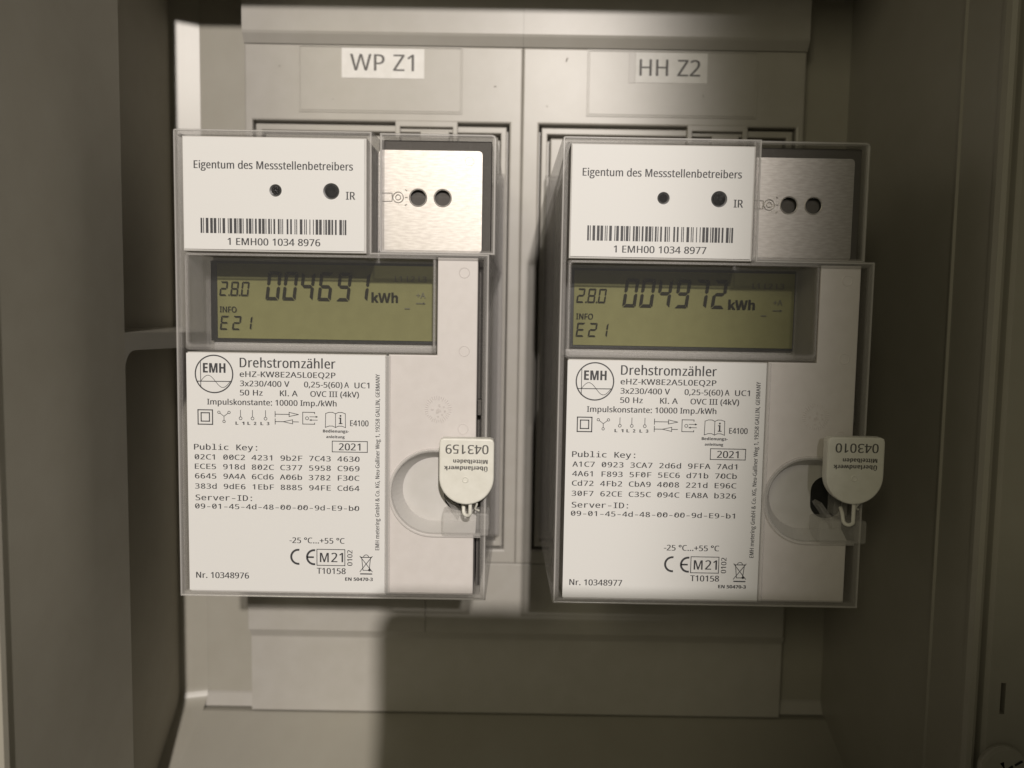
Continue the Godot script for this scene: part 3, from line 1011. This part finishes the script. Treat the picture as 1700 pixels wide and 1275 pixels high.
func _ready() -> void:
	# camera
	var cam := Camera3D.new()
	cam.name = "camera"
	add_child(cam)
	cam.position = Vector3(0.25, 20.38, 306.963) * 0.001
	cam.rotation_order = EULER_ORDER_YXZ
	cam.rotation_degrees = Vector3(-4.332, 0.0, 0.912)
	cam.fov = 2.0 * rad_to_deg(atan(637.5 / 1300.0))
	cam.near = 0.005
	cam.far = 20.0
	var lens := CameraAttributesPhysical.new()
	lens.frustum_focal_length = 12.0 / (637.5 / 1300.0)
	lens.frustum_focus_distance = 0.228
	lens.frustum_near = 0.005
	lens.frustum_far = 20.0
	lens.exposure_aperture = 9.0
	cam.attributes = lens
	cam.fov = 2.0 * rad_to_deg(atan(637.5 / 1300.0))
	# surroundings: a dim warm room
	var env := Environment.new()
	env.background_mode = Environment.BG_COLOR
	env.background_color = Color(0.058, 0.053, 0.037).linear_to_srgb()
	env.tonemap_mode = Environment.TONE_MAPPER_LINEAR
	env.tonemap_exposure = 1.0
	env.sdfgi_enabled = true
	env.ssao_enabled = true
	env.ssil_enabled = true
	var we := WorldEnvironment.new()
	we.name = "surroundings"
	we.environment = env
	add_child(we)
	# one lamp behind, above and a little to the right of the camera; its beam ends over the right meter
	var lamp := SpotLight3D.new()
	lamp.name = "room_lamp"
	lamp.light_color = Color(1.0, 0.925, 0.86).linear_to_srgb()
	lamp.light_energy = 3.75
	lamp.light_size = 0.024
	lamp.shadow_enabled = true
	lamp.spot_range = 6.0
	lamp.spot_attenuation = 2.0
	lamp.spot_angle = 16.0
	lamp.spot_angle_attenuation = 0.17
	add_child(lamp)
	lamp.look_at_from_position(Vector3(0.200, 0.740, 1.980), Vector3(-0.5065, 0.02, 0.06), Vector3.UP)

	# dim light from the room on the left
	var room := AreaLight3D.new()
	room.name = "room_glow"
	room.light_color = Color(0.99, 0.9, 0.63).linear_to_srgb()
	room.light_energy = 0.28
	room.area_size = Vector2(0.35, 0.35)
	room.shadow_enabled = true
	room.area_range = 6.0
	room.area_attenuation = 2.0
	add_child(room)
	room.look_at_from_position(Vector3(-0.50, 0.60, 1.45), Vector3(0.02, 0, 0.05), Vector3.UP)

	make_materials()
	build_cabinet()
	build_panel()
	build_meter(Vector3(-93.8, 71.83, 0), 0.0, {
		"label": "left grey electricity meter under the WP Z1 sticker, reading 004691", "seed": 8976, "reading": "004691", "code": "1 EMH00 1034 8976", "number": "10348976", "server": "09-01-45-4d-48-00-00-9d-E9-b0",
		"key": ["02C1 00C2 4231 9b2F 7C43 4630", "ECE5 918d 802C C377 5958 C969", "6645 9A4A 6Cd6 A06b 3782 F30C", "383d 9dE6 1EbF 8885 94FE Cd64"]})
	build_meter(Vector3(16.33, 71.45, 0), -0.113, {
		"label": "right grey electricity meter under the HH Z2 sticker, reading 004972", "seed": 8976, "reading": "004972", "code": "1 EMH00 1034 8977", "number": "10348977", "server": "09-01-45-4d-48-00-00-9d-E9-b1",
		"key": ["A1C7 0923 3CA7 2d6d 9FFA 7Ad1", "4A61 F893 5F0F 5EC6 d71b 70Cb", "Cd72 4Fb2 CbA9 4008 221d E96C", "30F7 62CE C35C 094C EA8A b326"]})
	build_seal(Vector3(-12.3, -31.0, 87.0), "white plastic seal tag 043159 hanging upside down on the left meter", "043159", {"w": 15.6, "loop": Vector2(-12.2, -33.8)})
	build_seal(Vector3(98.2, -28.9, 87.0), "white plastic seal tag 043010 hanging upside down on the right meter", "043010", {"w": 16.2, "loop": Vector2(98.0, -34.8)})
	# the telephone that takes the picture: its corner shades the lower part of the panel
	var ph := thing("smartphone", "dark smartphone held sideways in front of the cabinet", "smartphone", Vector3(69, -33, 313))
	var st := begin()
	prism(st, rrect(-12.5, -39, 150, 36.6, 7, 6), 308.6, 316.6, 0.8)
	mesh("phone_body", st, M.phone, ph)
